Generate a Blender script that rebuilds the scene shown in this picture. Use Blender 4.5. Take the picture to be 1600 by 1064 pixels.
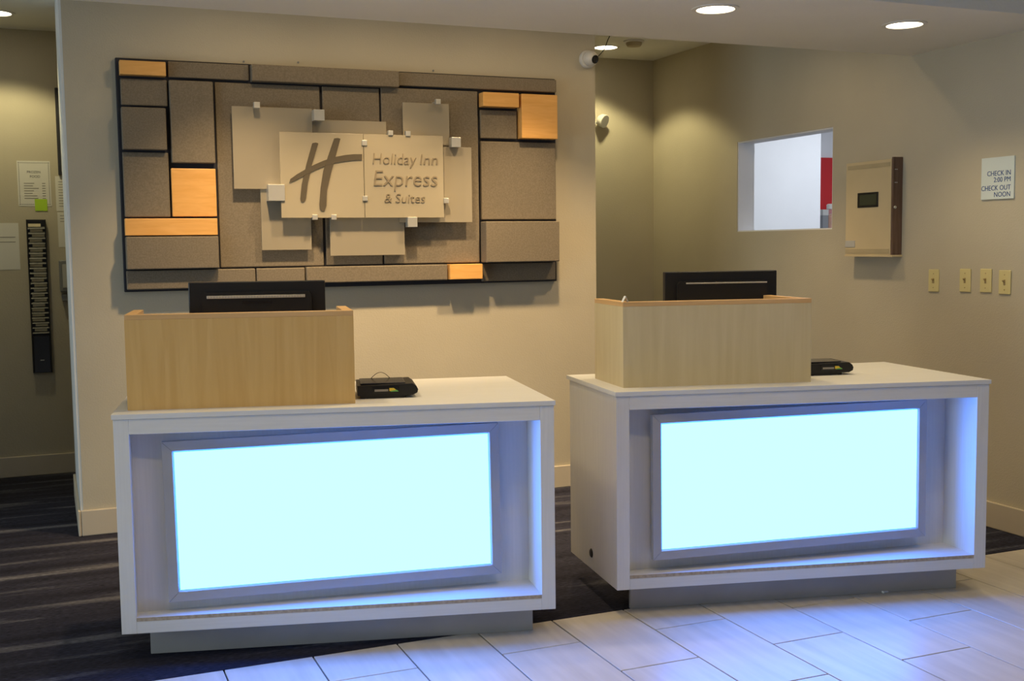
import bpy, bmesh, math, random
from mathutils import Vector, Matrix

random.seed(7)
scene = bpy.context.scene
for o in list(bpy.data.objects):
    bpy.data.objects.remove(o)
C = scene.collection

# ------------------------------------------------------------------ camera
F_PX, PITCH, ROLL, YAW, CAM_H = 1759.6, -0.0838, -0.0124, 0.3907, 1.4185
cam_d = bpy.data.cameras.new('camera')
cam_d.sensor_fit = 'HORIZONTAL'
cam_d.sensor_width = 36.0
cam_d.lens = F_PX / 1600 * 36.0
cam = bpy.data.objects.new('camera', cam_d)
C.objects.link(cam)
fw = Vector((math.sin(YAW) * math.cos(PITCH), math.cos(YAW) * math.cos(PITCH), math.sin(PITCH)))
rt = Vector((math.cos(YAW), -math.sin(YAW), 0))
up = rt.cross(fw)
cr, sr = math.cos(ROLL), math.sin(ROLL)
rt2 = rt * cr + up * sr
up2 = up * cr - rt * sr
m = Matrix((rt2, up2, -fw)).transposed().to_4x4()
m.translation = Vector((0, 0, CAM_H))
cam.matrix_world = m
scene.camera = cam

# ------------------------------------------------------------------ world, daylight, exposure
world = bpy.data.worlds.new('world')
scene.world = world
world.use_nodes = True
bg = world.node_tree.nodes['Background']
bg.inputs[0].default_value = (0.78, 0.84, 0.92, 1)
bg.inputs[1].default_value = 0.08

def area_light(name, loc, target, sx, sy, power, color):
    d = bpy.data.lights.new(name, 'AREA')
    d.shape = 'RECTANGLE'
    d.size, d.size_y = sx, sy
    d.energy = power
    d.color = color
    o = bpy.data.objects.new(name, d)
    C.objects.link(o)
    o.location = loc
    o.rotation_euler = (Vector(target) - Vector(loc)).to_track_quat('-Z', 'Y').to_euler()
    return o
# daylight of the lobby windows, behind and to the left of the photographer
area_light('lobby_window_daylight', (-5.4, 2.7, 1.15), (4.2, 3.6, 1.5), 3.6, 2.1, 125, (0.74, 0.90, 1.0))

vs = scene.view_settings
vs.view_transform = 'Standard'
vs.look = 'None'
vs.exposure = 0.10
vs.gamma = 1.0
vs.use_curve_mapping = False

# ------------------------------------------------------------------ materials
MATS = {}
def new_mat(name):
    mt = bpy.data.materials.new(name)
    mt.use_nodes = True
    nt = mt.node_tree
    return mt, nt, nt.nodes['Principled BSDF'], nt.nodes['Material Output']

def mat(name, col, rough=0.6, metal=0.0, spec=0.5):
    mt, nt, b, out = new_mat(name)
    b.inputs['Base Color'].default_value = (*col, 1)
    b.inputs['Roughness'].default_value = rough
    b.inputs['Metallic'].default_value = metal
    b.inputs['Specular IOR Level'].default_value = spec
    MATS[name] = mt
    return mt

def noise_mat(name, col_a, col_b, scale=(1, 1, 1), nscale=5.0, rough=0.6, spec=0.4, detail=4.0,
              bump=0.0, bump_scale=None, bump_dist=0.002, lo=0.35, hi=0.65, rand=0.0, coord='Object', distortion=0.0):
    mt, nt, b, out = new_mat(name)
    N, L = nt.nodes, nt.links
    tc = N.new('ShaderNodeTexCoord')
    mp = N.new('ShaderNodeMapping')
    mp.inputs['Scale'].default_value = scale
    L.new(tc.outputs[coord], mp.inputs['Vector'])
    no = N.new('ShaderNodeTexNoise')
    no.inputs['Scale'].default_value = nscale
    no.inputs['Detail'].default_value = detail
    no.inputs['Distortion'].default_value = distortion
    L.new(mp.outputs[0], no.inputs['Vector'])
    if rand:
        oi = N.new('ShaderNodeObjectInfo')
        mu = N.new('ShaderNodeVectorMath'); mu.operation = 'SCALE'
        cx = N.new('ShaderNodeCombineXYZ')
        for k in range(3):
            L.new(oi.outputs['Random'], cx.inputs[k])
        L.new(cx.outputs[0], mu.inputs[0]); mu.inputs['Scale'].default_value = 37.0
        L.new(mu.outputs[0], mp.inputs['Location'])
    rp = N.new('ShaderNodeValToRGB')
    rp.color_ramp.elements[0].position = lo
    rp.color_ramp.elements[1].position = hi
    rp.color_ramp.elements[0].color = (*col_a, 1)
    rp.color_ramp.elements[1].color = (*col_b, 1)
    L.new(no.outputs['Fac'], rp.inputs['Fac'])
    L.new(rp.outputs['Color'], b.inputs['Base Color'])
    b.inputs['Roughness'].default_value = rough
    b.inputs['Specular IOR Level'].default_value = spec
    if bump:
        bn = N.new('ShaderNodeBump')
        bn.inputs['Strength'].default_value = bump
        bn.inputs['Distance'].default_value = bump_dist
        n2 = N.new('ShaderNodeTexNoise')
        n2.inputs['Scale'].default_value = bump_scale or nscale
        n2.inputs['Detail'].default_value = 3
        L.new(tc.outputs['Object'], n2.inputs['Vector'])
        L.new(n2.outputs['Fac'], bn.inputs['Height'])
        L.new(bn.outputs['Normal'], b.inputs['Normal'])
    MATS[name] = mt
    return mt

def emit_mat(name, col, strength):
    mt, nt, b, out = new_mat(name)
    e = nt.nodes.new('ShaderNodeEmission')
    e.inputs[0].default_value = (*col, 1)
    e.inputs[1].default_value = strength
    nt.links.new(e.outputs[0], out.inputs[0])
    MATS[name] = mt
    return mt

WALL = noise_mat('wall_paint', (0.515, 0.470, 0.365), (0.550, 0.503, 0.392), nscale=2.0, rough=0.85, spec=0.15,
                 bump=0.35, bump_scale=120, bump_dist=0.003, coord='Object')
CEIL = noise_mat('ceiling_paint', (0.78, 0.77, 0.71), (0.81, 0.80, 0.74), nscale=2.0, rough=0.9, spec=0.1,
                 bump=0.3, bump_scale=90, bump_dist=0.003)
TRIM = noise_mat('trim_paint', (0.56, 0.50, 0.40), (0.60, 0.535, 0.43), nscale=3.0, rough=0.5, spec=0.35)
CORNER = mat('corner_white_paint', (0.74, 0.76, 0.76), 0.6)
WHITEROOM = noise_mat('white_room_paint', (0.78, 0.79, 0.82), (0.82, 0.83, 0.86), nscale=2.0, rough=0.8, spec=0.2)
TILE = noise_mat('porcelain_tile', (0.52, 0.475, 0.40), (0.64, 0.59, 0.51), scale=(9, 0.9, 1), nscale=3.0, rough=0.33,
                 spec=0.45, detail=6, lo=0.25, hi=0.75, rand=1.0)
GROUT = noise_mat('grout', (0.035, 0.031, 0.028), (0.06, 0.054, 0.048), nscale=60, rough=0.95, spec=0.1)
LAM = noise_mat('white_laminate', (0.675, 0.67, 0.65), (0.72, 0.715, 0.695), scale=(1.0, 22, 22), nscale=5.0, rough=0.42,
                spec=0.4, detail=5, lo=0.3, hi=0.7)
LAMV = noise_mat('white_laminate_vertical', (0.675, 0.67, 0.65), (0.72, 0.715, 0.695), scale=(22, 22, 1.0), nscale=5.0,
                 rough=0.42, spec=0.4, detail=5, lo=0.3, hi=0.7)
EDGE = noise_mat('chipboard_edge', (0.36, 0.29, 0.21), (0.50, 0.42, 0.32), nscale=70, rough=0.9, spec=0.1)
PLINTH = noise_mat('plinth_laminate', (0.36, 0.345, 0.325), (0.40, 0.385, 0.36), nscale=6, rough=0.28, spec=0.5)
MAPLE = noise_mat('maple_veneer', (0.58, 0.47, 0.26), (0.66, 0.55, 0.33), scale=(9, 9, 0.7), nscale=3.2, rough=0.38,
                  spec=0.35, detail=6, lo=0.25, hi=0.75, distortion=0.5)  # right screen: cooler light there is mixed into the maple colour
MAPLE_WARM_LIT = noise_mat('maple_veneer_warm_lit', (0.60, 0.36, 0.12), (0.70, 0.46, 0.18), scale=(9, 9, 0.7), nscale=3.2, rough=0.38,
                    spec=0.35, detail=6, lo=0.25, hi=0.75, distortion=0.9)  # left screen: same maple, warmer light painted into its colour
MAPLE_E = noise_mat('maple_edge_band', (0.60, 0.36, 0.15), (0.70, 0.44, 0.20), scale=(1, 1, 14), nscale=3.2, rough=0.35,
                    spec=0.4, detail=5)
AMBER = noise_mat('amber_maple', (0.76, 0.40, 0.115), (0.86, 0.49, 0.165), scale=(1.2, 8, 9), nscale=5.0, rough=0.4,
                  spec=0.35, detail=6, lo=0.3, hi=0.72, rand=1.0, distortion=0.8)
FELT = noise_mat('taupe_felt', (0.190, 0.161, 0.120), (0.240, 0.204, 0.154), nscale=140, rough=0.95, spec=0.12,
                 bump=0.25, bump_scale=260, bump_dist=0.001, rand=1.0)
BOARD = mat('dark_backing', (0.035, 0.036, 0.045), 0.7, spec=0.2)
ALU = noise_mat('brushed_aluminium', (0.43, 0.43, 0.45), (0.45, 0.45, 0.47), scale=(1, 1, 1), nscale=8, rough=0.45, spec=0.5)
ALU.node_tree.nodes['Principled BSDF'].inputs['Metallic'].default_value = 0.35
SILVER = mat('satin_silver', (0.66, 0.66, 0.62), 0.35, 0.6)
BLACK = mat('black_plastic', (0.012, 0.012, 0.013), 0.42, spec=0.4)
BLACK_G = mat('black_gloss', (0.010, 0.010, 0.012), 0.18, spec=0.5)
GREYV = mat('vent_grey', (0.52, 0.49, 0.42), 0.35, 0.3)
PAPER = mat('paper_white', (0.74, 0.73, 0.68), 0.8, spec=0.2)
PAPER_C = mat('card_cream', (0.62, 0.55, 0.38), 0.8, spec=0.2)
INK = mat('print_ink', (0.06, 0.06, 0.07), 0.8, spec=0.1)
INK_G = mat('print_grey', (0.30, 0.29, 0.27), 0.8, spec=0.1)
INK_B = mat('print_blue', (0.025, 0.075, 0.26), 0.7, spec=0.2)
STICKY = mat('sticky_green', (0.46, 0.72, 0.06), 0.8, spec=0.1)
IVORY = mat('ivory_plastic', (0.68, 0.60, 0.30), 0.4)
IVORY_D = mat('ivory_dark_plastic', (0.40, 0.30, 0.14), 0.5)  # darker ivory tone for toggles, slots and screws
CABF = noise_mat('cabinet_beige', (0.60, 0.50, 0.31), (0.65, 0.545, 0.345), nscale=3, rough=0.5)
CABB = noise_mat('cabinet_band', (0.44, 0.37, 0.23), (0.49, 0.41, 0.26), nscale=6, rough=0.5)
CABS = noise_mat('cabinet_brown_veneer', (0.115, 0.070, 0.050), (0.175, 0.110, 0.080), scale=(14, 14, 1), nscale=4, rough=0.5, detail=6)
SIGNW = mat('sign_white', (0.66, 0.74, 0.74), 0.5)
CAMW = mat('camera_white', (0.72, 0.70, 0.65), 0.4)
GREYP = mat('grey_plastic', (0.22, 0.23, 0.24), 0.5)
LGREY = mat('light_grey_plastic', (0.50, 0.50, 0.48), 0.5)
RED = mat('red_print', (0.55, 0.015, 0.02), 0.5)
ORANGE = mat('orange_snack', (0.62, 0.22, 0.08), 0.6)
YELLOW = mat('label_yellow', (0.75, 0.55, 0.05), 0.6)
GREEN = mat('label_green', (0.15, 0.45, 0.10), 0.6)
LENSB = mat('lens_glass', (0.008, 0.008, 0.010), 0.08)
SCREENG = mat('display_dark', (0.045, 0.055, 0.035), 0.25)
LAMP = emit_mat('lamp_glow', (1.0, 0.86, 0.62), 9.0)
PANEL_LIGHT = emit_mat('light_panel_glow', (0.60, 2.9, 13.0), 1.0)
TUBE_LIGHT = emit_mat('ceiling_panel_glow', (0.86, 0.92, 1.0), 3.0)

def carpet_mat():
    mt, nt, b, out = new_mat('striated_carpet')
    N, L = nt.nodes, nt.links
    tc = N.new('ShaderNodeTexCoord')
    mp = N.new('ShaderNodeMapping'); mp.inputs['Scale'].default_value = (0.45, 5.0, 1)
    L.new(tc.outputs['Object'], mp.inputs[0])
    n1 = N.new('ShaderNodeTexNoise'); n1.inputs['Scale'].default_value = 1.6; n1.inputs['Detail'].default_value = 5
    L.new(mp.outputs[0], n1.inputs['Vector'])
    r1 = N.new('ShaderNodeValToRGB')
    e = r1.color_ramp.elements
    e[0].position, e[0].color = 0.36, (0.018, 0.018, 0.029, 1)
    e[1].position, e[1].color = 0.72, (0.18, 0.18, 0.20, 1)
    k = r1.color_ramp.elements.new(0.55); k.color = (0.030, 0.031, 0.050, 1)
    L.new(n1.outputs['Fac'], r1.inputs[0])
    mp2 = N.new('ShaderNodeMapping'); mp2.inputs['Scale'].default_value = (40, 170, 1)
    L.new(tc.outputs['Object'], mp2.inputs[0])
    n2 = N.new('ShaderNodeTexNoise'); n2.inputs['Scale'].default_value = 1.0; n2.inputs['Detail'].default_value = 4
    L.new(mp2.outputs[0], n2.inputs['Vector'])
    r2 = N.new('ShaderNodeValToRGB')
    r2.color_ramp.elements[0].position, r2.color_ramp.elements[0].color = 0.3, (0.45, 0.45, 0.45, 1)
    r2.color_ramp.elements[1].position, r2.color_ramp.elements[1].color = 0.7, (1.5, 1.5, 1.5, 1)
    L.new(n2.outputs['Fac'], r2.inputs[0])
    mx = N.new('ShaderNodeMix'); mx.data_type = 'RGBA'; mx.blend_type = 'MULTIPLY'; mx.inputs[0].default_value = 1.0
    L.new(r1.outputs[0], mx.inputs[6]); L.new(r2.outputs[0], mx.inputs[7])
    L.new(mx.outputs[2], b.inputs['Base Color'])
    b.inputs['Roughness'].default_value = 0.95
    b.inputs['Specular IOR Level'].default_value = 0.1
    bn = N.new('ShaderNodeBump'); bn.inputs['Strength'].default_value = 0.5; bn.inputs['Distance'].default_value = 0.004
    L.new(n2.outputs['Fac'], bn.inputs['Height']); L.new(bn.outputs[0], b.inputs['Normal'])
    return mt
CARPET = carpet_mat()

def frosted(name, col, opac, rough=0.5):
    mt, nt, b, out = new_mat(name)
    b.inputs['Base Color'].default_value = (*col, 1)
    b.inputs['Roughness'].default_value = rough
    tr = nt.nodes.new('ShaderNodeBsdfTransparent')
    tr.inputs[0].default_value = (0.93, 0.93, 0.90, 1)
    mx = nt.nodes.new('ShaderNodeMixShader')
    mx.inputs[0].default_value = opac
    nt.links.new(tr.outputs[0], mx.inputs[1])
    nt.links.new(b.outputs[0], mx.inputs[2])
    nt.links.new(mx.outputs[0], out.inputs[0])
    return mt
FROST = frosted('frosted_glass', (0.47, 0.42, 0.325), 0.60, 0.3)
FROST_M = frosted('frosted_glass_front', (0.52, 0.465, 0.35), 0.60, 0.3)
ETCH = frosted('clear_cut_glass', (0.13, 0.11, 0.08), 0.72, 0.25)
LETTER = mat('letter_acrylic', (0.24, 0.20, 0.14), 0.3)
JAR = frosted('jar_plastic', (0.8, 0.8, 0.78), 0.25, 0.15)

# ------------------------------------------------------------------ mesh helpers
class MB:
    """collects shapes; build() links them as one mesh object"""
    def __init__(self):
        self.v, self.f = [], []
    def add(self, verts, faces):
        n = len(self.v)
        self.v += [tuple(p) for p in verts]
        self.f += [tuple(i + n for i in f) for f in faces]
        return self
    def box(self, x0, x1, y0, y1, z0, z1):
        vs_ = [(x0, y0, z0), (x1, y0, z0), (x1, y1, z0), (x0, y1, z0), (x0, y0, z1), (x1, y0, z1), (x1, y1, z1), (x0, y1, z1)]
        return self.add(vs_, [(3, 2, 1, 0), (4, 5, 6, 7), (0, 1, 5, 4), (1, 2, 6, 5), (2, 3, 7, 6), (3, 0, 4, 7)])
    def bevel_box(self, x0, x1, y0, y1, z0, z1, b=0.002, seg=2):
        bm = bmesh.new()
        bmesh.ops.create_cube(bm, size=1.0)
        for q in bm.verts:
            q.co = Vector(((x0 + x1) / 2 + q.co.x * (x1 - x0), (y0 + y1) / 2 + q.co.y * (y1 - y0), (z0 + z1) / 2 + q.co.z * (z1 - z0)))
        bmesh.ops.bevel(bm, geom=list(bm.edges), offset=b, segments=seg, affect='EDGES', profile=0.5)
        bm.verts.index_update()
        self.add([q.co[:] for q in bm.verts], [[q.index for q in f.verts] for f in bm.faces])
        bm.free()
        return self
    def prism(self, pts, axis, a, b):
        """extrude a polygon; axis 'y': pts are (x,z) ; 'z': (x,y) ; 'x': (y,z)"""
        n = len(pts)
        def P(p, t):
            return {'y': (p[0], t, p[1]), 'z': (p[0], p[1], t), 'x': (t, p[0], p[1])}[axis]
        vs_ = [P(p, a) for p in pts] + [P(p, b) for p in pts]
        fs = [tuple(range(n)), tuple(range(2 * n - 1, n - 1, -1))]
        fs += [(i, i + n, (i + 1) % n + n, (i + 1) % n) for i in range(n)]
        return self.add(vs_, fs)
    def lathe(self, prof, seg=32, axis='z', c=(0, 0, 0)):
        """prof: list of (r, h)"""
        vs_ = []
        for r, h in prof:
            for k in range(seg):
                a = 2 * math.pi * k / seg
                p = (r * math.cos(a), r * math.sin(a), h)
                if axis == 'y':
                    p = (p[0], p[2], p[1])
                elif axis == 'x':
                    p = (p[2], p[0], p[1])
                vs_.append((p[0] + c[0], p[1] + c[1], p[2] + c[2]))
        fs = []
        for j in range(len(prof) - 1):
            for k in range(seg):
                k2 = (k + 1) % seg
                fs.append((j * seg + k, j * seg + k2, (j + 1) * seg + k2, (j + 1) * seg + k))
        fs.append(tuple(range(seg)))
        fs.append(tuple((len(prof) - 1) * seg + k for k in range(seg)))
        return self.add(vs_, fs)
    def tube(self, pts, r, seg=8):
        pts = [Vector(p) for p in pts]
        rings = []
        for i, p in enumerate(pts):
            t = (pts[min(i + 1, len(pts) - 1)] - pts[max(i - 1, 0)]).normalized()
            u = t.cross(Vector((0.13, 0.9, 0.31))).normalized()
            w = t.cross(u)
            rings.append([p + (u * math.cos(2 * math.pi * k / seg) + w * math.sin(2 * math.pi * k / seg)) * r for k in range(seg)])
        vs_ = [q for rg in rings for q in rg]
        fs = [(j * seg + k, j * seg + (k + 1) % seg, (j + 1) * seg + (k + 1) % seg, (j + 1) * seg + k)
              for j in range(len(rings) - 1) for k in range(seg)]
        fs += [tuple(range(seg)), tuple((len(rings) - 1) * seg + k for k in range(seg))]
        return self.add(vs_, fs)
    def map(self, fn):
        self.v = [tuple(fn(Vector(p))) for p in self.v]
        return self
    def build(self, name, material, parent=None, smooth=False):
        me = bpy.data.meshes.new(name)
        me.from_pydata(self.v, [], self.f)
        me.validate()
        bm = bmesh.new(); bm.from_mesh(me)
        bmesh.ops.recalc_face_normals(bm, faces=bm.faces)
        bm.to_mesh(me); bm.free()
        if smooth:
            for p in me.polygons:
                p.use_smooth = True
            try:
                me.set_sharp_from_angle(angle=math.radians(40))
            except Exception:
                pass
        me.materials.append(material)
        o = bpy.data.objects.new(name, me)
        C.objects.link(o)
        if parent is not None:
            o.parent = parent
        return o

def tag(o, label=None, cat=None, group=None, kind=None):
    if label: o['label'] = label
    if cat: o['category'] = cat
    if group: o['group'] = group
    if kind: o['kind'] = kind
    return o

def thing(name, label, cat, loc=(0, 0, 0), rz=0.0, group=None):
    o = bpy.data.objects.new(name, None)
    o.empty_display_size = 0.05
    C.objects.link(o)
    o.location = loc
    o.rotation_euler = (0, 0, rz)
    return tag(o, label, cat, group)

def struct(mb, name, material, parent=None, **k):
    o = mb.build(name, material, parent, **k)
    if parent is None:
        o['kind'] = 'structure'
    return o

def text_part(body, name, material, parent, size, loc, rot, extrude=0.0006, align='LEFT', shear=0.0, sx=1.0, bevel=0.0, offset=0.0):
    cu = bpy.data.curves.new(name, 'FONT')
    cu.body = body
    cu.size = size
    cu.extrude = extrude
    cu.align_x = align
    cu.shear = shear
    cu.bevel_depth = bevel
    cu.offset = offset
    cu.resolution_u = 3
    t = bpy.data.objects.new(name + '_tmp', cu)
    C.objects.link(t)
    bpy.context.view_layer.update()
    me = bpy.data.meshes.new_from_object(t.evaluated_get(bpy.context.evaluated_depsgraph_get()))
    bpy.data.objects.remove(t)
    bpy.data.curves.remove(cu)
    me.name = name
    me.materials.clear()
    me.materials.append(material)
    me.transform(Matrix.Diagonal((sx, 1, 1, 1)))
    o = bpy.data.objects.new(name, me)
    C.objects.link(o)
    o.parent = parent
    o.location = loc
    o.rotation_euler = rot
    return o
FRONT = (math.pi / 2, 0, 0)                 # text read from -Y
SIDE = (math.pi / 2, 0, -math.pi / 2)       # text read from -X

# ------------------------------------------------------------------ room
YW, XL, XR1, XR = 5.94, 0.119, 2.987, 4.276   # feature wall plane, its two ends, right wall plane
YB, YL = 7.533, 7.712                          # back wall of the recess, of the passage
ZS, YS, YF, ZC = 2.393, 4.79, 3.754, 2.789     # soffit height and edges, upper ceiling
YE = 3.806                                     # carpet meets tile
BBH = 0.129

floor = struct(MB().box(-6, 8.5, -4, 9.2, -0.12, -0.012), 'floor', GROUT)
struct(MB().box(-6, XR, YE, 9.0, -0.012, 0.0), 'floor_carpet', CARPET)
# porcelain tiles, 12 x 24 inch running bond, each its own piece
TW, TL_, X0 = 0.3048, 0.6096, 0.4965
ROW_Y = 3.552                                  # a cross joint of the even columns
def tile_mesh(w, l):
    g = 0.0026
    mb = MB().bevel_box(-w / 2 + g, w / 2 - g, -l / 2 + g, l / 2 - g, -0.012, 0.0, 0.0014, 1)
    return mb
tile_cache = {}
def put_tile(xc, y0, y1, w=TW):
    key = (round(w, 3), round(y1 - y0, 3))
    if key not in tile_cache:
        o = tile_mesh(w, y1 - y0).build('tile', TILE, floor)
        tile_cache[key] = o.data
    else:
        o = bpy.data.objects.new('tile', tile_cache[key])
        C.objects.link(o)
        o.parent = floor
    o.location = (xc, (y0 + y1) / 2, 0)
for k in range(-9, 13):
    xa, xb = X0 + k * TW, X0 + (k + 1) * TW
    if xa >= XR: continue
    xb = min(xb, XR)
    off = 0.0 if k % 2 else -TL_ / 2
    joint = ROW_Y + off
    ys = [YE]
    y = joint
    while y > YE: y -= TL_
    while y > 0.4:
        ys.append(y); y -= TL_
    ys.append(0.4)
    for a, b in zip(ys[1:], ys[:-1]):
        if b - a > 0.02:
            put_tile((xa + xb) / 2, a, b, xb - xa)
struct(MB().box(-6, 8.5, -4, 0.4, -0.012, 0.0), 'floor_lobby', TILE)

# feature wall: a deep block with a white painted end
struct(MB().box(XL, XR1, YW, 6.95, 0, ZC), 'wall_feature', WALL)
struct(MB().box(XL - 0.012, XL, YW + 0.004, 6.95, 0, ZC), 'trim_1', CORNER)
struct(MB().bevel_box(XL - 0.010, XR1, YW - 0.014, YW, 0, BBH, 0.004), 'baseboard_feature', TRIM)
struct(MB().bevel_box(XL - 0.026, XL - 0.012, YW - 0.014, 6.95, 0, BBH, 0.004), 'baseboard_feature_end', TRIM)
# back walls
struct(MB().box(-6, 1.6, YL, YL + 0.12, 0, ZC), 'wall_back_left', WALL)
struct(MB().box(1.6, XR, YB, YL + 0.12, 0, ZC), 'wall_back_recess', WALL)
struct(MB().bevel_box(-6, 1.6, YL - 0.014, YL, 0, BBH, 0.004), 'baseboard_back_left', TRIM)
struct(MB().bevel_box(1.6, XR, YB - 0.014, YB, 0, BBH, 0.004), 'baseboard_back_recess', TRIM)
struct(MB().box(-1.02, -0.90, 6.30, YL, 0, ZC), 'wall_left_light_block', WALL)  # unseen wall piece, added to keep daylight off the passage back wall
# right wall with the pass-through opening
PY0, PY1, PZ0, PZ1 = 5.425, 6.412, 1.4925, 2.0867
XT = 4.405
w = MB()
w.box(XR, XT, -4, PY0, 0, ZC); w.box(XR, XT, PY1, YL + 0.12, 0, ZC)
w.box(XR, XT, PY0, PY1, 0, PZ0); w.box(XR, XT, PY0, PY1, PZ1, ZC)
struct(w, 'wall_right', WALL)
struct(MB().bevel_box(XR - 0.014, XR, -4, YB, 0, BBH, 0.004), 'baseboard_right', TRIM)
lin = MB()
lin.box(XR + 0.004, XT, PY0, PY1, PZ0, PZ0 + 0.008); lin.box(XR + 0.004, XT, PY0, PY1, PZ1 - 0.008, PZ1)
lin.box(XR + 0.004, XT, PY0, PY0 + 0.008, PZ0 + 0.008, PZ1 - 0.008); lin.box(XR + 0.004, XT, PY1 - 0.008, PY1, PZ0 + 0.008, PZ1 - 0.008)
struct(lin, 'window_1', WHITEROOM)
# ceilings: upper ceiling and the dropped soffit in front of the feature wall
struct(MB().box(-6, XR, -4, YL + 0.12, ZC, ZC + 0.1), 'ceiling', CEIL)
struct(MB().box(-6, XR, YF, YS, ZS, ZC), 'ceiling_soffit', CEIL)
# room behind the pass-through
br = MB()
br.box(XT, 5.87, 7.60, 7.72, 0, ZC)
br.box(5.75, 5.87, 7.72, 8.42, 0, ZC)
br.box(5.87, 8.2, 8.30, 8.42, 0, ZC)
br.box(8.1, 8.2, 4.6, 8.30, 0, ZC)
br.box(XT, 8.2, 4.5, 4.6, 0, ZC)
struct(br, 'wall_back_room', WHITEROOM)
struct(MB().box(XT, 8.2, 4.5, 8.42, ZC, ZC + 0.1), 'ceiling_back_room', WHITEROOM)
struct(MB().box(XT, 8.2, 4.5, 8.42, -0.011, 0.0), 'floor_back_room', GREYP)
pl = thing('ceiling_panel_light', 'white ceiling light panel in the room behind the pass-through', 'ceiling light', (5.9, 6.4, ZC))
MB().box(-0.6, 0.6, -0.3, 0.3, -0.012, -0.004).build('diffuser', TUBE_LIGHT, pl)
fr = MB(); fr.box(-0.63, -0.6, -0.33, 0.33, -0.016, 0); fr.box(0.6, 0.63, -0.33, 0.33, -0.016, 0)
fr.box(-0.6, 0.6, -0.33, -0.3, -0.016, 0); fr.box(-0.6, 0.6, 0.3, 0.33, -0.016, 0)
fr.build('frame', CAMW, pl)
area_light('back_room_light', (5.9, 6.4, ZC - 0.03), (5.9, 6.4, 0), 1.2, 0.6, 30, (0.86, 0.92, 1.0))

# ------------------------------------------------------------------ ceiling downlights
WARM = (1.0, 0.77, 0.42)
def downlight(x, y, z, label, power, size=math.radians(120), blend=0.30, r=0.078, color=WARM, group='recessed downlights', spill=0.0, tilt=0.0):
    t = thing('ceiling_light', label, 'ceiling light', (x, y, z), 0, group)
    MB().lathe([(r, -0.001), (r + 0.002, -0.006), (r + 0.020, -0.004), (r + 0.021, 0.0), (r, 0.0)], 40).build('trim_ring', CAMW, t, True)
    MB().lathe([(0.001, -0.0035), (r * 0.7, -0.0035), (r, -0.002), (r, -0.0005), (0.001, -0.0005)], 40).build('lamp', LAMP, t, True)
    for pw, sz, bl in ((power, size, blend), (spill, math.radians(158), 0.5)):   # main beam, faint wide spill
        if pw <= 0: continue
        d = bpy.data.lights.new('downlight', 'SPOT')
        d.energy = pw
        d.color = color
        d.spot_size = sz
        d.spot_blend = bl
        d.shadow_soft_size = 0.045
        o = bpy.data.objects.new('downlight_beam', d)
        C.objects.link(o)
        o.location = (x, y, z - 0.03)
        o.rotation_euler = (tilt, 0, 0)
    return t
SOF = 27
downlight(2.624, 4.10, ZS, 'round recessed downlight in the soffit above the gap between desks', SOF, math.radians(122), 0.9)
downlight(3.627, 4.11, ZS, 'round recessed downlight in the soffit nearest the right wall', SOF, math.radians(122), 0.9)
downlight(1.62, 4.10, ZS, 'round recessed downlight in the soffit above the left desk', SOF, math.radians(122), 0.9)
downlight(0.62, 4.10, ZS, 'round recessed downlight in the soffit near its left end', SOF, math.radians(122), 0.9)
WASH = 147
for xx, lb in ((0.92, 'recessed wall-washer behind the soffit over the left part of the sign'),
               (1.68, 'recessed wall-washer behind the soffit over the middle of the sign'),
               (2.42, 'recessed wall-washer behind the soffit over the right part of the sign'),
               (3.43, 'recessed wall-washer behind the soffit in front of the pass-through')):
    downlight(xx, 5.17, ZC, lb, WASH if xx < 3 else WASH * 0.62, math.radians(82), 1.0, spill=6.5, tilt=math.radians(9), color=(1.0, 0.70, 0.37))
downlight(3.665, 7.12, ZC, 'round recessed downlight in the recess ceiling beside the smoke detector', 28, color=(1.0, 0.86, 0.46))
downlight(-0.20, 7.22, ZC, 'round recessed downlight in the passage ceiling at the left edge', 23, color=(1.0, 0.86, 0.46))
for xx, lb in ((0.2, 'left'), (1.6, 'middle'), (3.0, 'right')):
    downlight(xx, 2.55, ZC, 'recessed downlight in the lobby ceiling ahead of the desks, ' + lb + ' one of three', 27, math.radians(120), 0.6)

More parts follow.
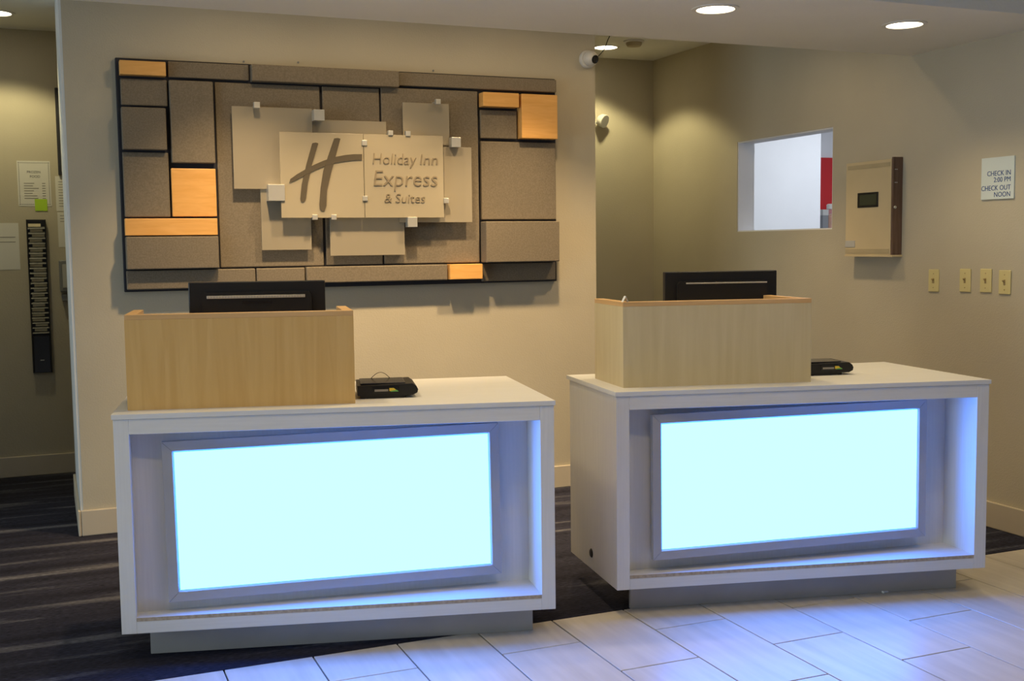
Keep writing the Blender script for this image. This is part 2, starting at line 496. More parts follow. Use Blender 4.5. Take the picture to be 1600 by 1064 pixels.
# ------------------------------------------------------------------ wall sign with glass plates
sign = thing('wall_sign', 'large taupe panelled wall sign with amber blocks and frosted glass plates', 'wall sign', (1.537, YW, 1.213))
def S(x, y, z): return (x - 1.537, y - YW, z - 1.213)
def sbox(name, m_, x0, x1, z0, z1, d0, d1, parent=sign, b=0.004):
    a = S(x0, YW - d1, z0); c = S(x1, YW - d0, z1)
    return MB().bevel_box(a[0], c[0], a[1], c[1], a[2], c[2], b).build(name, m_, parent)
sbox('backing_board', BOARD, 0.355, 2.719, 1.213, 2.360, 0.0, 0.03)
BLOCKS = [
    ('w', 0.371, 0.587, 2.273, 2.341, 0.085), ('g', 0.374, 0.593, 2.130, 2.259, 0.05), ('g', 0.371, 0.580, 1.913, 2.118, 0.08),
    ('g', 0.370, 0.587, 1.584, 1.902, 0.05), ('w', 0.367, 0.812, 1.492, 1.576, 0.07), ('g', 0.367, 0.811, 1.325, 1.486, 0.095),
    ('g', 0.366, 0.996, 1.224, 1.319, 0.06), ('g', 1.002, 1.253, 1.240, 1.319, 0.06), ('g', 1.259, 2.041, 1.236, 1.322, 0.07),
    ('w', 2.047, 2.239, 1.238, 1.322, 0.09), ('g', 2.250, 2.705, 1.222, 1.322, 0.045), ('g', 0.601, 0.996, 2.274, 2.352, 0.05),
    ('g', 1.004, 1.780, 2.268, 2.352, 0.09), ('g', 1.788, 2.716, 2.282, 2.352, 0.055), ('g', 0.601, 0.812, 1.852, 2.257, 0.075),
    ('w', 0.596, 0.813, 1.586, 1.825, 0.06), ('g', 0.825, 1.359, 1.326, 2.260, 0.045), ('g', 1.373, 1.680, 1.328, 2.262, 0.045),
    ('g', 1.690, 2.241, 1.329, 2.270, 0.045), ('w', 2.252, 2.466, 2.184, 2.261, 0.10), ('w', 2.481, 2.700, 2.016, 2.260, 0.10),
    ('g', 2.254, 2.472, 2.015, 2.170, 0.05), ('g', 2.252, 2.708, 1.566, 1.998, 0.055), ('g', 2.251, 2.697, 1.328, 1.555, 0.12)]
for c, x0, x1, z0, z1, d in BLOCKS:
    sbox('amber_block' if c == 'w' else 'felt_block', AMBER if c == 'w' else FELT, x0, x1, z0, z1, 0.03, d, b=0.003 if c == 'w' else 0.005)
def plate(x0, x1, z0, z1, d, m_):
    return sbox('glass_plate', m_, x0, x1, z0, z1, d - 0.008, d, b=0.0012)
for x0, x1, z0, z1, d in ((0.898, 1.306, 1.724, 2.138, 0.090), (1.236, 1.706, 1.757, 2.085, 0.075), (1.795, 2.057, 1.968, 2.189, 0.090),
                          (1.385, 1.792, 1.378, 1.683, 0.090), (1.762, 2.179, 1.551, 1.957, 0.100), (1.031, 1.289, 1.412, 1.750, 0.078)):
    plate(x0, x1, z0, z1, d, FROST)
pm1 = plate(1.126, 1.563, 1.576, 2.012, 0.130, FROST_M)
pm2 = plate(1.566, 2.005, 1.576, 2.012, 0.130, FROST_M)
for x, z, s in ((1.017, 2.142, 0.030), (1.333, 2.102, 0.056), (1.103, 1.704, 0.084), (1.570, 1.966, 0.028), (1.713, 2.021, 0.026),
                (1.809, 2.020, 0.027), (1.981, 2.194, 0.027), (2.079, 1.981, 0.053), (2.017, 1.667, 0.028), (1.567, 1.677, 0.026),
                (1.298, 1.579, 0.027), (1.397, 1.579, 0.027), (1.824, 1.552, 0.053)):
    h = s / 2
    q = sbox('standoff_cube', SILVER, x - h, x + h, z - h, z + h, 0.137 - s, 0.137, b=0.0015)
    pin = S(x, YW - 0.04, z)
    MB().lathe([(0.007, -(0.137 - s) + 0.045 + 0.0), (0.007, 0.0)], 12, 'y', (pin[0], pin[1] - 0.005, pin[2])).build('pin', SILVER, q)
def stroke(pts):
    P = [(x - 1.537, z - 1.213) for x, z in pts]
    MB().prism(P, 'y', -0.134, -0.1302).build('logo_stroke', ETCH, pm1)
stroke([(1.294, 1.958), (1.261, 1.852), (1.234, 1.749), (1.224, 1.672), (1.227, 1.660), (1.238, 1.656), (1.249, 1.664), (1.253, 1.676), (1.264, 1.749), (1.287, 1.844), (1.325, 1.958), (1.312, 1.962)])
stroke([(1.409, 1.985), (1.376, 1.898), (1.348, 1.819), (1.332, 1.733), (1.323, 1.646), (1.325, 1.620), (1.335, 1.611), (1.348, 1.610), (1.359, 1.638), (1.364, 1.716), (1.392, 1.820), (1.442, 1.984), (1.427, 1.988)])
def stroke2(pts, a, b):
    P = [(x - 1.537, z - 1.213) for x, z in pts]
    MB().prism(P, 'y', a, b).build('logo_stroke', ETCH, pm1)
stroke2([(1.170, 1.755), (1.176, 1.774), (1.211, 1.799), (1.251, 1.822), (1.304, 1.850), (1.358, 1.873), (1.411, 1.890), (1.465, 1.901), (1.510, 1.906), (1.555, 1.907), (1.555, 1.877), (1.510, 1.875), (1.464, 1.869), (1.415, 1.860), (1.366, 1.846), (1.316, 1.826), (1.268, 1.803), (1.198, 1.766)], -0.1345, -0.1302)
def letters(body, size, x, z, width):
    o = text_part(body, 'lettering', LETTER, pm2, size, S(x, YW - 0.131, z), FRONT, 0.0030, shear=0.12, offset=-0.0008)
    o.scale.x = width / max(q.co.x for q in o.data.vertices)
letters('Holiday', 0.083, 1.606, 1.858, 0.245)
letters('Inn', 0.083, 1.866, 1.858, 0.106)
letters('Express', 0.118, 1.606, 1.744, 0.362)
letters('&', 0.070, 1.668, 1.656, 0.044)
letters('Suites', 0.070, 1.728, 1.656, 0.168)
for x, z in ((0.98, 2.375), (1.26, 2.385), (2.0, 2.377)):     # screw heads above the sign
    a = S(x, YW, z)
    MB().lathe([(0.0055, -0.006), (0.0055, -0.001), (0.001, 0.0)], 10, 'y', a).build('screw', GREYP, sign)

# ------------------------------------------------------------------ reception desks
DH, CT, OH, ZB = 0.8668, 0.0175, 0.0048, 0.1052
NX, NT, NB, NBT, ND = 0.0507, 0.052, 0.0423, 0.0555, 0.200
NDL = 0.066                                   # the niche is shallow at its left end
def desk(label, x, y, a, sh, dw, body_d, back_l, back_r, grommet):
    t = thing('reception_desk', label, 'reception desk', (x, y, 0), a, 'white reception desks')
    sn, cs = math.sin(sh), math.cos(sh)
    f = lambda p: (p.x - p.y * sn, p.y * cs, p.z)
    zt = DH - CT
    B = lambda *q, b=0.0015: MB().bevel_box(*q, b).map(f)
    MB().prism([(-OH, -OH), (dw + OH, -OH), (dw + OH, back_r), (-OH, back_l)], 'z', zt + 0.001, DH).map(f).build('countertop', LAM, t)
    B(0, NX, 0, body_d, ZB, zt).build('side_panel', LAMV, t)
    s2 = B(dw - NX, dw, 0, body_d, ZB, zt).build('side_panel', LAMV, t)
    B(NX, dw - NX, 0, ND, zt - NT, zt).build('top_rail', LAM, t)
    B(NX, dw - NX, 0, ND + 0.02, ZB, ZB + NB).build('bottom_rail', LAM, t)
    ns = MB().box(NX, dw - NX, 0.0015, ND, ZB + NB + 0.0005, ZB + NBT).map(f).build('niche_shelf', LAM, t)
    MB().box(NX, dw - NX, 0.0, 0.0014, ZB + NB + 0.0005, ZB + NBT - 0.0005).map(f).build('bare_edge', EDGE, ns)
    MB().prism([(NX, NDL), (dw - NX, ND), (dw - NX, ND + 0.018), (NX, NDL + 0.018)], 'z', ZB + NBT, zt - NT).map(f).build('niche_back', LAMV, t)
    B(0.0853, dw - 0.0633, 0.0891, 0.1071, 0, ZB).build('kick_plate', PLINTH, t)
    B(0.20, dw - 0.0700, 0.1075, 0.48, 0, ZB).build('base_frame', BOARD, t)
    if grommet:
        MB().lathe([(0.001, -0.004), (0.015, -0.004), (0.019, -0.0005), (0.019, 0.001), (0.001, 0.001)], 20, 'x', (0, 0.30, 0.172)).map(f).build('cable_grommet', BLACK, t)
    return t, f
def light_box(label, x, y, a, fX, fY, fZ, fa, fr_):
    c, s = math.cos(a), math.sin(a)
    wx, wy = x + fX * c - fY * s, y + fX * s + fY * c
    t = thing('light_box', label, 'light box', (wx, wy, fZ - 0.2821), a + fa, 'glowing light boxes')
    W2, H2, b = 1.1846 / 2, 0.5642 / 2, 0.0333
    rot = Matrix.Rotation(-fr_, 3, 'Y')
    f = lambda p: tuple(rot @ p + Vector((0, 0, 0.2821)))
    D0, D1 = 0.0, 0.022
    ch = 0.006
    def rail(P):   # mitred, with a sloped inner lip that catches the glow
        (ax, az), (bx, bz), (cx_, cz), (dx, dz) = P      # outer a,b ; inner b,a
        mb = MB()
        inn = [(cx_, cz), (dx, dz)]
        def shr(p): return (p[0] - math.copysign(ch, p[0]), p[1] - math.copysign(ch, p[1]))
        i1, i0 = inn
        j1, j0 = shr(i1), shr(i0)
        vs_ = [(ax, D0, az), (bx, D0, bz), (i1[0], D0, i1[1]), (i0[0], D0, i0[1]), (j1[0], D0 + 0.008, j1[1]), (j0[0], D0 + 0.008, j0[1]),
               (ax, D1, az), (bx, D1, bz), (j1[0], D1, j1[1]), (j0[0], D1, j0[1])]
        fs = [(0, 1, 2, 3), (3, 2, 4, 5), (0, 6, 7, 1), (5, 4, 8, 9), (6, 9, 8, 7), (1, 7, 8, 4, 2), (0, 3, 5, 9, 6)]
        mb.add(vs_, fs).map(f).build('frame_rail', ALU, t)
    g = 0.0006
    wi, hi = W2 - b, H2 - b
    rail([(-W2 + g, H2), (W2 - g, H2), (wi - g, hi), (-wi + g, hi)])
    rail([(-W2 + g, -H2), (W2 - g, -H2), (wi - g, -hi), (-wi + g, -hi)])
    rail([(-W2, -H2 + g), (-W2, H2 - g), (-wi, hi - g), (-wi, -hi + g)])
    rail([(W2, -H2 + g), (W2, H2 - g), (wi, hi - g), (wi, -hi + g)])
    MB().box(-wi + ch - 0.004, wi - ch + 0.004, 0.0085, 0.014, -hi + ch - 0.004, hi - ch + 0.004).map(f).build('diffuser', PANEL_LIGHT, t)
    MB().box(-wi + ch, wi - ch, 0.0145, 0.0215, -hi + ch, hi - ch).map(f).build('back_box', LGREY, t)
    for sx in (-0.35, 0.35):
        MB().box(sx - 0.02, sx + 0.02, 0.0222, 0.036 + 0.012 * (sx > 0), -0.03, 0.03).map(f).build('mounting_bracket', GREYP, t)
    return t
def screen(label, x, y, a, sh, tx0, tx1, ty, veneer, dep=0.331):
    t = thing('privacy_screen', label, 'desk screen', (x, y, DH), a, 'maple desk screens')
    sn, cs = math.sin(sh), math.cos(sh)
    f = lambda p: (p.x - p.y * sn, p.y * cs, p.z)
    H, T, BD = 0.3315, 0.036, 0.018
    for nm, q in (('front_panel', (tx0, tx1, ty, ty + T)), ('side_panel', (tx0, tx0 + T, ty + T + 0.0005, ty + dep)), ('side_panel', (tx1 - T, tx1, ty + T + 0.0005, ty + dep))):
        p = MB().box(*q, 0, H - BD).map(f).build(nm, veneer, t)
        MB().bevel_box(*q, H - BD, H, 0.0012).map(f).build('top_band', MAPLE_E, p)
    return t

LD = (0.1855, 3.9989, -0.2459, 0.0803)
RD = (1.9567, 3.7303, -0.2318, 0.1001)
desk('white reception desk on the left, in front of the wall sign', *LD, 1.514, 0.60, 0.74, 0.80, False)
desk('white reception desk on the right, with a cable hole in its left side', *RD, 1.5224, 0.572, 0.60, 0.735, True)
light_box('glowing blue-white light box set in the left desk front', LD[0], LD[1], LD[2], 0.7497 - 0.0906 * 0.08, 0.0850, 0.4849, 0.078, 0.0101)
light_box('glowing blue-white light box set in the right desk front', RD[0], RD[1], RD[2], 0.7444 - 0.0698 * 0.1, 0.0698, 0.4930, 0.088, 0.0046)
screen('warm-lit maple privacy screen on the left desk', *LD, 0.0398, 0.8207, 0.0935, MAPLE_WARM_LIT)
screen('cool-lit maple privacy screen on the right desk', *RD, 0.0683, 0.8340, 0.1136, MAPLE)

# ------------------------------------------------------------------ things on the desks
def local(D, x, y):
    X, Y, a, sh = D
    px, py = x - y * math.sin(sh), y * math.cos(sh)
    return (X + px * math.cos(a) - py * math.sin(a), Y + px * math.sin(a) + py * math.cos(a))
def monitor(label, D, xa, xb, ly, ztop, va, vb, bulge):
    cx = (xa + xb) / 2
    wx, wy = local(D, cx, ly)
    t = thing('computer_monitor', label, 'monitor', (wx, wy, DH), D[2], 'monitors behind the desk screens')
    w2 = (xb - xa) / 2
    zt = ztop - DH
    z0 = zt - 0.305
    case = MB().bevel_box(-w2, w2, 0.0, 0.035, z0, zt, 0.004).build('case', BLACK, t)
    bz = zt - 0.040
    MB().prism([(-w2 * 0.80, z0 + 0.04), (w2 * 0.80, z0 + 0.04), (w2 * 0.80, bz - 0.015), (w2 * 0.76, bz), (-w2 * 0.76, bz), (-w2 * 0.80, bz - 0.015)], 'y', -0.016, 0.0).build('rear_bulge', BLACK, case)
    if not bulge:
        v = MB().bevel_box(va - cx, vb - cx, -0.019, -0.016, zt - 0.063, zt - 0.052, 0.001).build('vent_grille', GREYV, t)
        for k in range(34):
            xx = va - cx + 0.006 + (vb - va - 0.012) * k / 33
            MB().box(xx - 0.0006, xx + 0.0006, -0.0194, -0.019, zt - 0.061, zt - 0.054).build('slot', GREYP, v)
        MB().box(-0.055, 0.055, -0.017, -0.016, zt - 0.083, zt - 0.074).build('badge', BLACK_G, t)
    else:
        v = MB().bevel_box(va - cx, vb - cx, -0.019, -0.016, zt - 0.052, zt - 0.046, 0.001).build('vent_grille', GREYV, t)
    MB().bevel_box(-0.55 * w2 + 0.5 * w2 - 0.04, 0.05 + 0.0, 0.036, 0.040, z0 + 0.02, z0 + 0.05, 0.001).build('screen_logo_bar', BLACK_G, case)
    MB().box(-w2 + 0.012, w2 - 0.012, 0.035, 0.0365, z0 + 0.015, zt - 0.012).build('screen', LENSB, case)
    MB().bevel_box(-0.035, 0.035, -0.008, 0.022, 0.012, z0 + 0.06, 0.003).build('stand_neck', BLACK, t)
    MB().bevel_box(-0.12, 0.12, -0.07, 0.11, 0.0, 0.013, 0.004).build('stand_base', BLACK, t)
monitor('black monitor seen from behind, above the left desk screen', LD, 0.237, 0.747, 0.470, 1.296, 0.306, 0.672, False)
monitor('black monitor seen from behind, above the right desk screen', RD, 0.379, 0.871, 0.470, 1.302, 0.465, 0.820, True)

def printer(label, D, x0, y0, wid, dep, ang, cable):
    wx, wy = local(D, x0, y0)
    t = thing('receipt_printer', label, 'printer', (wx, wy, DH), D[2] + ang, 'black devices beside the screens')
    h0, h1 = 0.012, 0.052
    prof = [(0, h0), (wid - 0.020, h0 - 0.002), (wid - 0.003, h0 + 0.006), (wid, h0 + 0.018), (wid - 0.006, h1 - 0.010), (wid - 0.020, h1), (0, h1 - 0.004)]
    MB().prism(prof, 'y', 0, dep).build('case', BLACK, t)
    MB().bevel_box(0.012, wid - 0.045, 0.02, dep - 0.02, h1 - 0.004, h1 + 0.003, 0.002).build('lid', BLACK_G, t)
    MB().box(0.055, wid - 0.07, -0.002, 0.0, h0 + 0.008, h1 - 0.008).build('front_plate', BLACK_G, t)
    MB().box(0.062, 0.112, -0.0026, -0.002, h0 + 0.014, h0 + 0.022).build('print_label', INK_G, t)
    MB().prism([(0.116, h0 + 0.0145), (0.146, h0 + 0.0145), (0.132, h0 + 0.026), (0.116, h0 + 0.026)], 'y', -0.0028, -0.002).build('sticker', YELLOW, t)
    MB().prism([(0.120, h0 + 0.0125), (0.150, h0 + 0.0125), (0.143, h0 + 0.019), (0.122, h0 + 0.0155)], 'y', -0.0032, -0.0028).build('sticker', GREEN, t)
    for fx in (0.02, wid - 0.055):
        for fy in (0.015, dep - 0.03):
            MB().lathe([(0.009, 0.0), (0.009, h0 - 0.001), (0.006, h0 + 0.002)], 12, 'z', (fx, fy, 0)).build('foot', BLACK, t)
    MB().box(0.01, wid - 0.06, 0.004, 0.02, 0.002, h0).build('base_rail', BLACK, t)
    if cable:
        pts = []
        for k in range(13):
            u = k / 12
            pts.append((0.052 + 0.082 * u, dep * 0.9 - 0.02 * math.sin(math.pi * u), h1 - 0.004 + 0.030 * math.sin(math.pi * u)))
        MB().tube(pts, 0.0012, 6).build('cable', BLACK, t)
printer('low black printer with coloured sticker beside the left desk screen', LD, 0.838, 0.200, 0.222, 0.21, 0.02, True)
printer('low black printer half hidden behind the right desk screen', RD, 0.925, 0.300, 0.200, 0.17, 0.02, False)

wx, wy = local(RD, 0.082, 0.128)
tent = MB()
tent.prism([(-0.011, 0), (-0.010, 0), (0.0005, 0.020), (0.011, 0), (0.012, 0), (0.0005, 0.0225)], 'y', -0.008, 0.012)
o = tent.build('folded_paper', PAPER); o.location = (wx, wy, DH + 0.3315); o.rotation_euler = (0, 0, -0.1)
tag(o, 'tiny folded white paper on the corner of the right desk screen', 'paper')
sc = MB().bevel_box(-0.014, 0.014, -0.009, 0.009, 0.0, 0.007, 0.003)
sc.map(lambda p: (p.x, p.y, p.z * (1 + 0.5 * math.sin(p.x * 300))))
o = sc.build('paper_scrap', PAPER); o.location = (3.085, 3.555, 0.0)
tag(o, 'small crumpled white scrap on the floor by the right desk', 'paper scrap')

# ------------------------------------------------------------------ right wall fittings
cab = thing('wall_cabinet', 'beige locked wall cabinet with brown side and small dark display', 'cabinet', (XR, 4.95, 1.338))
XC = XR - 0.068
def W_(x0, x1, y0, y1, z0, z1, b=0.002): return MB().bevel_box(x0 - XR, x1 - XR, y0 - 4.95, y1 - 4.95, z0 - 1.338, z1 - 1.338, b)
W_(XC + 0.014, XR, 4.854, 5.219, 1.345, 1.858).build('body', CABF, cab)
dr = W_(XC, XC + 0.0135, 4.850, 5.219, 1.345, 1.858).build('door', CABF, cab)
W_(XC - 0.002, XC, 4.858, 5.205, 1.820, 1.842, 0.0005).build('band', CABB, dr)
W_(XC - 0.002, XC, 4.858, 5.217, 1.353, 1.378, 0.0005).build('band', CABB, dr)
W_(XC - 0.003, XC, 5.136, 5.217, 1.388, 1.424, 0.0005).build('name_plate', LGREY, dr)
win = W_(XC - 0.004, XC, 4.948, 5.117, 1.606, 1.688, 0.002).build('display_bezel', BLACK, dr)
W_(XC - 0.0048, XC - 0.004, 4.959, 5.097, 1.618, 1.676, 0.0002).build('display', SCREENG, win)
sd = W_(XC + 0.002, XR, 4.838, 4.8495, 1.338, 1.868, 0.002).build('side_panel', CABS, cab)
MB().lathe([(0.001, -0.005), (0.007, -0.005), (0.009, 0.0)], 16, 'y', (-0.050, 4.838 - 4.95, 1.600 - 1.338)).build('lock', SILVER, sd)
for zz in (1.800, 1.730):
    MB().box(-0.055, -0.036, 4.8368 - 4.95, 4.838 - 4.95, zz - 1.338, zz + 0.004 - 1.338).build('mark', LGREY, sd)
MB().bevel_box(-0.072, 0, 4.832 - 4.95, 5.222 - 4.95, -0.004, 0.0065, 0.001).build('bottom_flange', CABF, cab)

def switch(label, y, z, kind):
    t = thing('switch_plate', label, 'switch plate', (XR, y, z), 0, 'ivory switch plates on the right wall')
    MB().bevel_box(-0.007, 0, -0.0365, 0.0365, -0.058, 0.058, 0.003).build('plate', IVORY, t)
    if kind:
        MB().bevel_box(-0.009, -0.007, -0.006, 0.006, -0.013, 0.013, 0.0008).build('toggle_slot', IVORY_D, t)
        MB().prism([(-0.007, -0.003), (-0.019, 0.006), (-0.019, 0.011), (-0.007, 0.008)], 'y', -0.0042, 0.0042).build('toggle', IVORY_D, t)
    else:
        MB().bevel_box(-0.0085, -0.007, -0.009, 0.009, -0.022, 0.022, 0.0008).build('jack', IVORY_D, t)
    for s in (-1, 1):
        MB().lathe([(0.003, -0.0082), (0.003, -0.006)], 10, 'x', (0, 0, 0.036 * s)).build('screw', IVORY_D, t)
switch('ivory toggle switch plate nearest the wall cabinet, leftmost of four', 4.591, 1.211, True)
switch('ivory toggle switch plate second from the wall cabinet', 4.373, 1.217, True)
switch('ivory toggle switch plate third from the wall cabinet', 4.238, 1.219, True)
switch('ivory toggle switch plate farthest from the wall cabinet, rightmost of four', 4.119, 1.214, True)

sg = thing('notice_sign', 'white wall sign with blue check-in and check-out times', 'sign', (XR, 4.177, 1.615))
MB().bevel_box(-0.008, 0, -0.102, 0.102, 0, 0.202, 0.001).build('plate', SIGNW, sg)
for body, zz in (('CHECK IN', 0.110), ('2:00 PM', 0.079), ('CHECK OUT', 0.040), ('NOON', 0.008)):
    text_part(body, 'lettering', INK_B, sg, 0.034, (-0.0088, -0.084, zz + 0.003), SIDE, 0.0004, 'RIGHT', sx=0.95)

# room behind the pass-through: red board and a jar on a shelf
rb = thing('menu_board', 'red board on the wall seen through the pass-through', 'board', (6.75, 8.30, 1.55))
MB().bevel_box(-0.42, 0.60, -0.03, 0, 0, 0.615, 0.003).build('panel', RED, rb)
MB().bevel_box(-0.43, 0.61, -0.02, 0, -0.012, 0.0, 0.003).build('lower_rail', LGREY, rb)
sh = thing('wall_shelf', 'white shelf below the red board behind the pass-through', 'shelf', (6.75, 8.30, 1.44))
MB().bevel_box(-0.44, 0.65, -0.30, 0, 0.035, 0.060, 0.002).build('board', WHITEROOM, sh)
for xx in (-0.35, 0.5):
    MB().prism([(0, -0.1), (0, 0.035), (-0.24, 0.035)], 'x', xx, xx + 0.02).build('bracket', GREYP, sh)
for jx, hh, lab in ((6.385, 0.25, 'clear jar of orange snacks nearest the pass-through edge'), (6.60, 0.22, 'clear jar of orange snacks further along the shelf')):
    j = thing('snack_jar', lab, 'jar', (jx, 8.10, 1.50), 0, 'jars on the shelf')
    MB().lathe([(0.05, 0), (0.058, 0.01), (0.058, hh * 0.72), (0.045, hh * 0.82)], 24).build('body', JAR, j, True)
    MB().lathe([(0.001, hh * 0.82), (0.050, hh * 0.82), (0.050, hh * 0.97), (0.040, hh), (0.001, hh)], 24).build('lid', CAMW, j, True)
    MB().lathe([(0.045, 0.006), (0.053, 0.012), (0.052, hh * 0.55), (0.03, hh * 0.64), (0.001, hh * 0.66)], 18).build('snacks', ORANGE, j, True)
bx = thing('snack_box', 'dark box standing left of the jars on the shelf', 'box', (6.30, 8.14, 1.50), 0)
MB().bevel_box(-0.03, 0.03, -0.06, 0.06, 0, 0.20, 0.002).build('carton', GREYP, bx)
MB().bevel_box(-0.0305, 0.0305, -0.0605, 0.0605, 0.15, 0.201, 0.001).build('flap', LGREY, bx)

# ------------------------------------------------------------------ security camera, detector, emergency light
sec = thing('security_camera', 'white turret security camera on the feature wall corner', 'security camera', (2.935, YW, 2.484))
MB().lathe([(0.050, 0.0), (0.052, -0.008), (0.050, -0.026), (0.046, -0.03)], 36, 'y').build('base', CAMW, sec, True)
ball = []
for k in range(13):
    a = math.pi * k / 12
    ball.append((max(0.001, 0.043 * math.sin(a)), 0.043 * math.cos(a)))
bl = MB().lathe(ball, 32, 'z').build('eyeball', CAMW, sec, True)
bl.location = (0.004, -0.045, 0.0)
dirv = Vector((0.26, -0.9, -0.26)).normalized()
bl.rotation_euler = dirv.to_track_quat('Z', 'Y').to_euler()
MB().lathe([(0.001, 0.0435), (0.016, 0.0435), (0.022, 0.041), (0.022, 0.030), (0.001, 0.030)], 28).build('lens', LENSB, bl, True)
MB().lathe([(0.022, 0.038), (0.024, 0.039), (0.024, 0.030), (0.022, 0.030)], 28).build('lens_ring', BLACK, bl, True)
MB().tube([(0.030, -0.035, -0.005), (0.044, -0.025, 0.002), (0.075, -0.02, 0.030), (0.104, -0.02, 0.062), (0.114, -0.02, 0.085), (0.126, -0.02, 0.115), (0.142, -0.02, 0.145), (0.165, -0.018, 0.20), (0.19, -0.016, 0.25), (0.20, -0.015, 0.304)], 0.0028, 8).build('cable', BLACK, sec, True)

sm = thing('smoke_detector', 'round white smoke detector on the recess ceiling', 'smoke detector', (3.74, 6.85, ZC))
MB().lathe([(0.070, 0.0), (0.070, -0.008), (0.062, -0.012)], 36).build('base', CAMW, sm, True)
MB().lathe([(0.055, -0.012), (0.055, -0.022), (0.045, -0.036), (0.020, -0.040), (0.001, -0.040)], 36).build('cover', CABB, sm, True)

em = thing('emergency_light', 'white emergency light on the recess back wall, half hidden by the feature wall', 'emergency light', (3.62, YB, 2.31))
MB().bevel_box(-0.15, 0.11, -0.055, 0, -0.055, 0.055, 0.006).build('housing', CAMW, em)
for s in (-1, 1):
    hd = MB().lathe([(0.030, 0.02), (0.045, 0.0), (0.050, -0.035), (0.046, -0.038)], 24, 'y').build('lamp_head', CAMW, em, True)
    hd.location = (0.19 if s > 0 else -0.23, -0.05, 0.02)
    hd.rotation_euler = (0.35, 0, 0.5 * s)
    MB().lathe([(0.001, -0.036), (0.045, -0.036), (0.045, -0.0385), (0.001, -0.0385)], 24, 'y').build('lens', LGREY, hd)
    MB().bevel_box(0.105 if s > 0 else -0.185, 0.165 if s > 0 else -0.145, -0.035, -0.015, -0.01, 0.01, 0.003).build('arm', CAMW, em)

# ------------------------------------------------------------------ passage wall on the left
def sheet(name, label, x0, x1, z0, z1, m_=PAPER, cat='notice', y=YL, group=None):
    t = thing(name, label, cat, ((x0 + x1) / 2, y, z0), 0, group)
    MB().box(-(x1 - x0) / 2, (x1 - x0) / 2, -0.0016, -0.0002, 0, z1 - z0).build('sheet', m_, t)
    return t
fz = sheet('price_list', 'white price list headed frozen food on the passage wall', -0.142, 0.050, 1.703, 1.985)
bd = MB()
for k in range(17):
    u = -0.086 + 0.172 * k / 16
    bd.box(u - 0.0035, u + 0.0035, -0.0022, -0.0016, 0.268, 0.272); bd.box(u - 0.0035, u + 0.0035, -0.0022, -0.0016, 0.010, 0.014)
for k in range(25):
    z = 0.012 + 0.258 * k / 24
    for sx in (-0.086, 0.086):
        bd.box(sx - 0.002, sx + 0.002, -0.0022, -0.0016, z - 0.0035, z + 0.0035)
bd.build('printed_border', INK_G, fz)
text_part('FROZEN', 'lettering', INK, fz, 0.021, (0, -0.0018, 0.206), FRONT, 0.0003, 'CENTER')
text_part('FOOD', 'lettering', INK, fz, 0.021, (0.006, -0.0018, 0.178), FRONT, 0.0003, 'CENTER')
rows = MB()
for k in range(7):
    z = 0.140 - k * 0.0155
    wd = (0.060, 0.052, 0.085, 0.056, 0.048, 0.075, 0.080)[k]
    rows.box(-0.060, -0.060 + wd, -0.0022, -0.0016, z, z + 0.005)
    rows.box(0.045, 0.064, -0.0022, -0.0016, z, z + 0.005)
rows.build('printed_rows', INK_G, fz)
st = MB().box(-0.036, 0.036, -0.0012, -0.0002, 0, 0.074).build('sticky_note', STICKY)
st.location = (-0.012, YL - 0.0022, 1.674)
tag(st, 'bright green sticky note on the lower edge of the price list', 'sticky note')
p2 = sheet('notice_paper', 'narrow white notice beside the price list, upper one at the wall corner', 0.076, 0.200, 1.672, 1.892)
lines = MB()
for k in range(10):
    lines.box(-0.045, 0.03 + 0.01 * (k % 3), -0.0022, -0.0016, 0.03 + k * 0.017, 0.034 + k * 0.017)
lines.build('printed_rows', INK_G, p2)
p3 = sheet('notice_paper', 'narrow white notice below another at the wall corner', 0.080, 0.200, 1.446, 1.666)
lines = MB()
for k in range(3):
    lines.box(-0.045, 0.03, -0.0022, -0.0016, 0.16 + k * 0.018, 0.164 + k * 0.018)
lines.build('printed_rows', INK_G, p3)
p0 = sheet('notice_paper', 'plain pale notice at the far left of the passage wall', -0.360, -0.149, 1.309, 1.599)
lines = MB()
for k in range(2):
    lines.box(-0.09, 0.085, -0.0022, -0.0016, 0.17 + k * 0.03, 0.175 + k * 0.03)
lines.build('printed_rows', INK_G, p0)

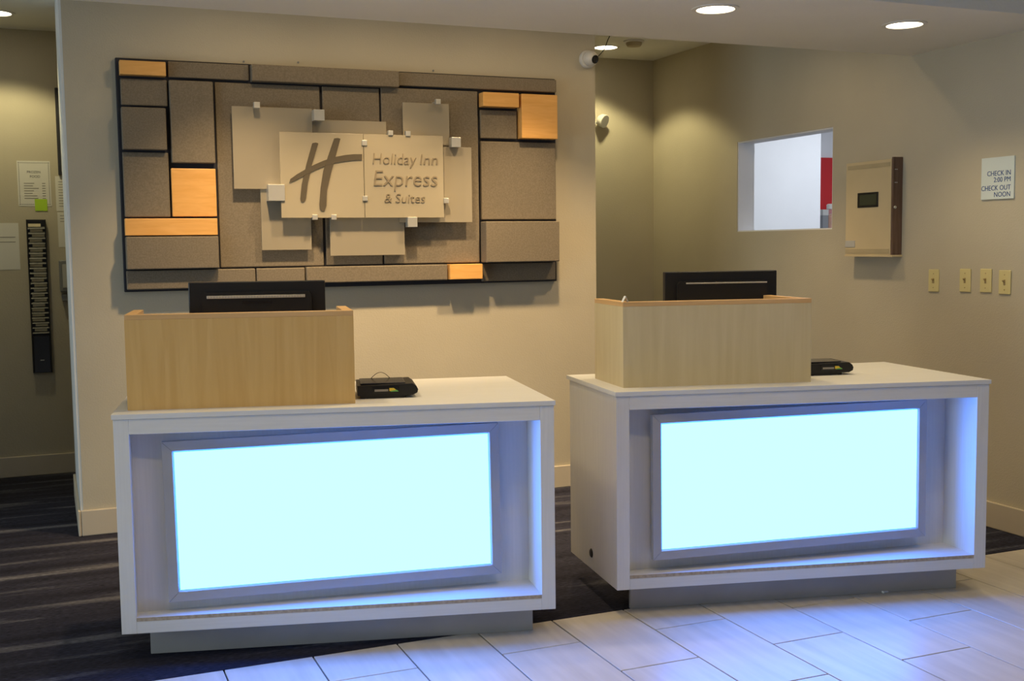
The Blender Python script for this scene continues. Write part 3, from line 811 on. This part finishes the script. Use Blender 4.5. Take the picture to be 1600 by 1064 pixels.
rk = thing('time_card_rack', 'tall black time card rack on the passage wall', 'card rack', (-0.047, YL, 0.655))
MB().bevel_box(-0.056, 0.056, -0.012, 0, 0, 0.965, 0.003).build('back_plate', BLACK, rk)
for s in (-1, 1):
    MB().bevel_box(s * 0.053 - 0.004, s * 0.053 + 0.004, -0.034, -0.012, 0.0, 0.965, 0.002).build('side_rail', BLACK, rk)
MB().bevel_box(-0.0485, 0.0485, -0.034, -0.0125, 0.002, 0.235, 0.003).build('lower_cover', BLACK_G, rk)
MB().box(-0.012, 0.012, -0.0346, -0.034, 0.078, 0.084).build('maker_mark', LGREY, rk)
NSL = 22
for k in range(NSL):
    z = 0.262 + k * 0.0312
    MB().prism([(-0.030, z - 0.012), (-0.027, z - 0.012), (-0.016, z - 0.0), (-0.0165, z + 0.002), (-0.019, z + 0.002)], 'x', -0.0485, 0.0485).build('slot', BLACK, rk)
card_me = None
ORD = ['first', 'second', 'third', 'fourth', 'fifth', 'sixth', 'seventh', 'eighth', 'ninth', 'tenth', 'eleventh', 'twelfth', 'thirteenth',
       'fourteenth', 'fifteenth', 'sixteenth', 'seventeenth', 'eighteenth', 'nineteenth', 'twentieth', 'twenty-first', 'twenty-second']
for k in range(NSL):
    z = 0.655 + 0.262 + k * 0.0312
    dx = random.choice((-0.010, -0.005, 0.0, 0.006, 0.010))
    if card_me is None:
        c_ = MB().box(-0.036, 0.036, -0.0006, 0.0006, 0.0, 0.020).build('time_card', PAPER_C)
        card_me = c_.data
    else:
        c_ = bpy.data.objects.new('time_card', card_me)
        C.objects.link(c_)
    c_.location = (-0.047 + dx, YL - 0.0235, z + 0.0025)
    c_.rotation_euler = (-0.30, random.uniform(-0.03, 0.03), 0)
    n_top = NSL - 1 - k
    where = ('topmost' if n_top == 0 else 'lowest' if k == 0 else ORD[n_top] + ' from the top')
    tag(c_, 'cream time card in the black wall rack, ' + where, 'time card', 'time cards in the rack')

wp = thing('wall_device', 'grey wall device at the passage corner below the notices', 'wall device', (0.135, YL, 1.104))  # grey wall-mounted device, its exact kind left open
MB().bevel_box(-0.06, 0.09, -0.05, 0, 0.06, 0.26, 0.008).build('body', GREYP, wp)
MB().bevel_box(-0.042, 0.05, -0.054, -0.05, 0.085, 0.235, 0.004).build('face', LGREY, wp)
MB().bevel_box(-0.05, 0.09, -0.035, 0, 0.0, 0.045, 0.004).build('lower_box', GREYP, wp)
bk = thing('framed_board', 'dark framed board edge showing beside the white wall end', 'board', (0.222, YL, 1.90))
MB().bevel_box(-0.125, 0.20, -0.02, 0, 0, 0.54, 0.003).build('frame', BOARD, bk)
MB().box(-0.105, 0.18, -0.022, -0.02, 0.02, 0.52).build('face', LGREY, bk)
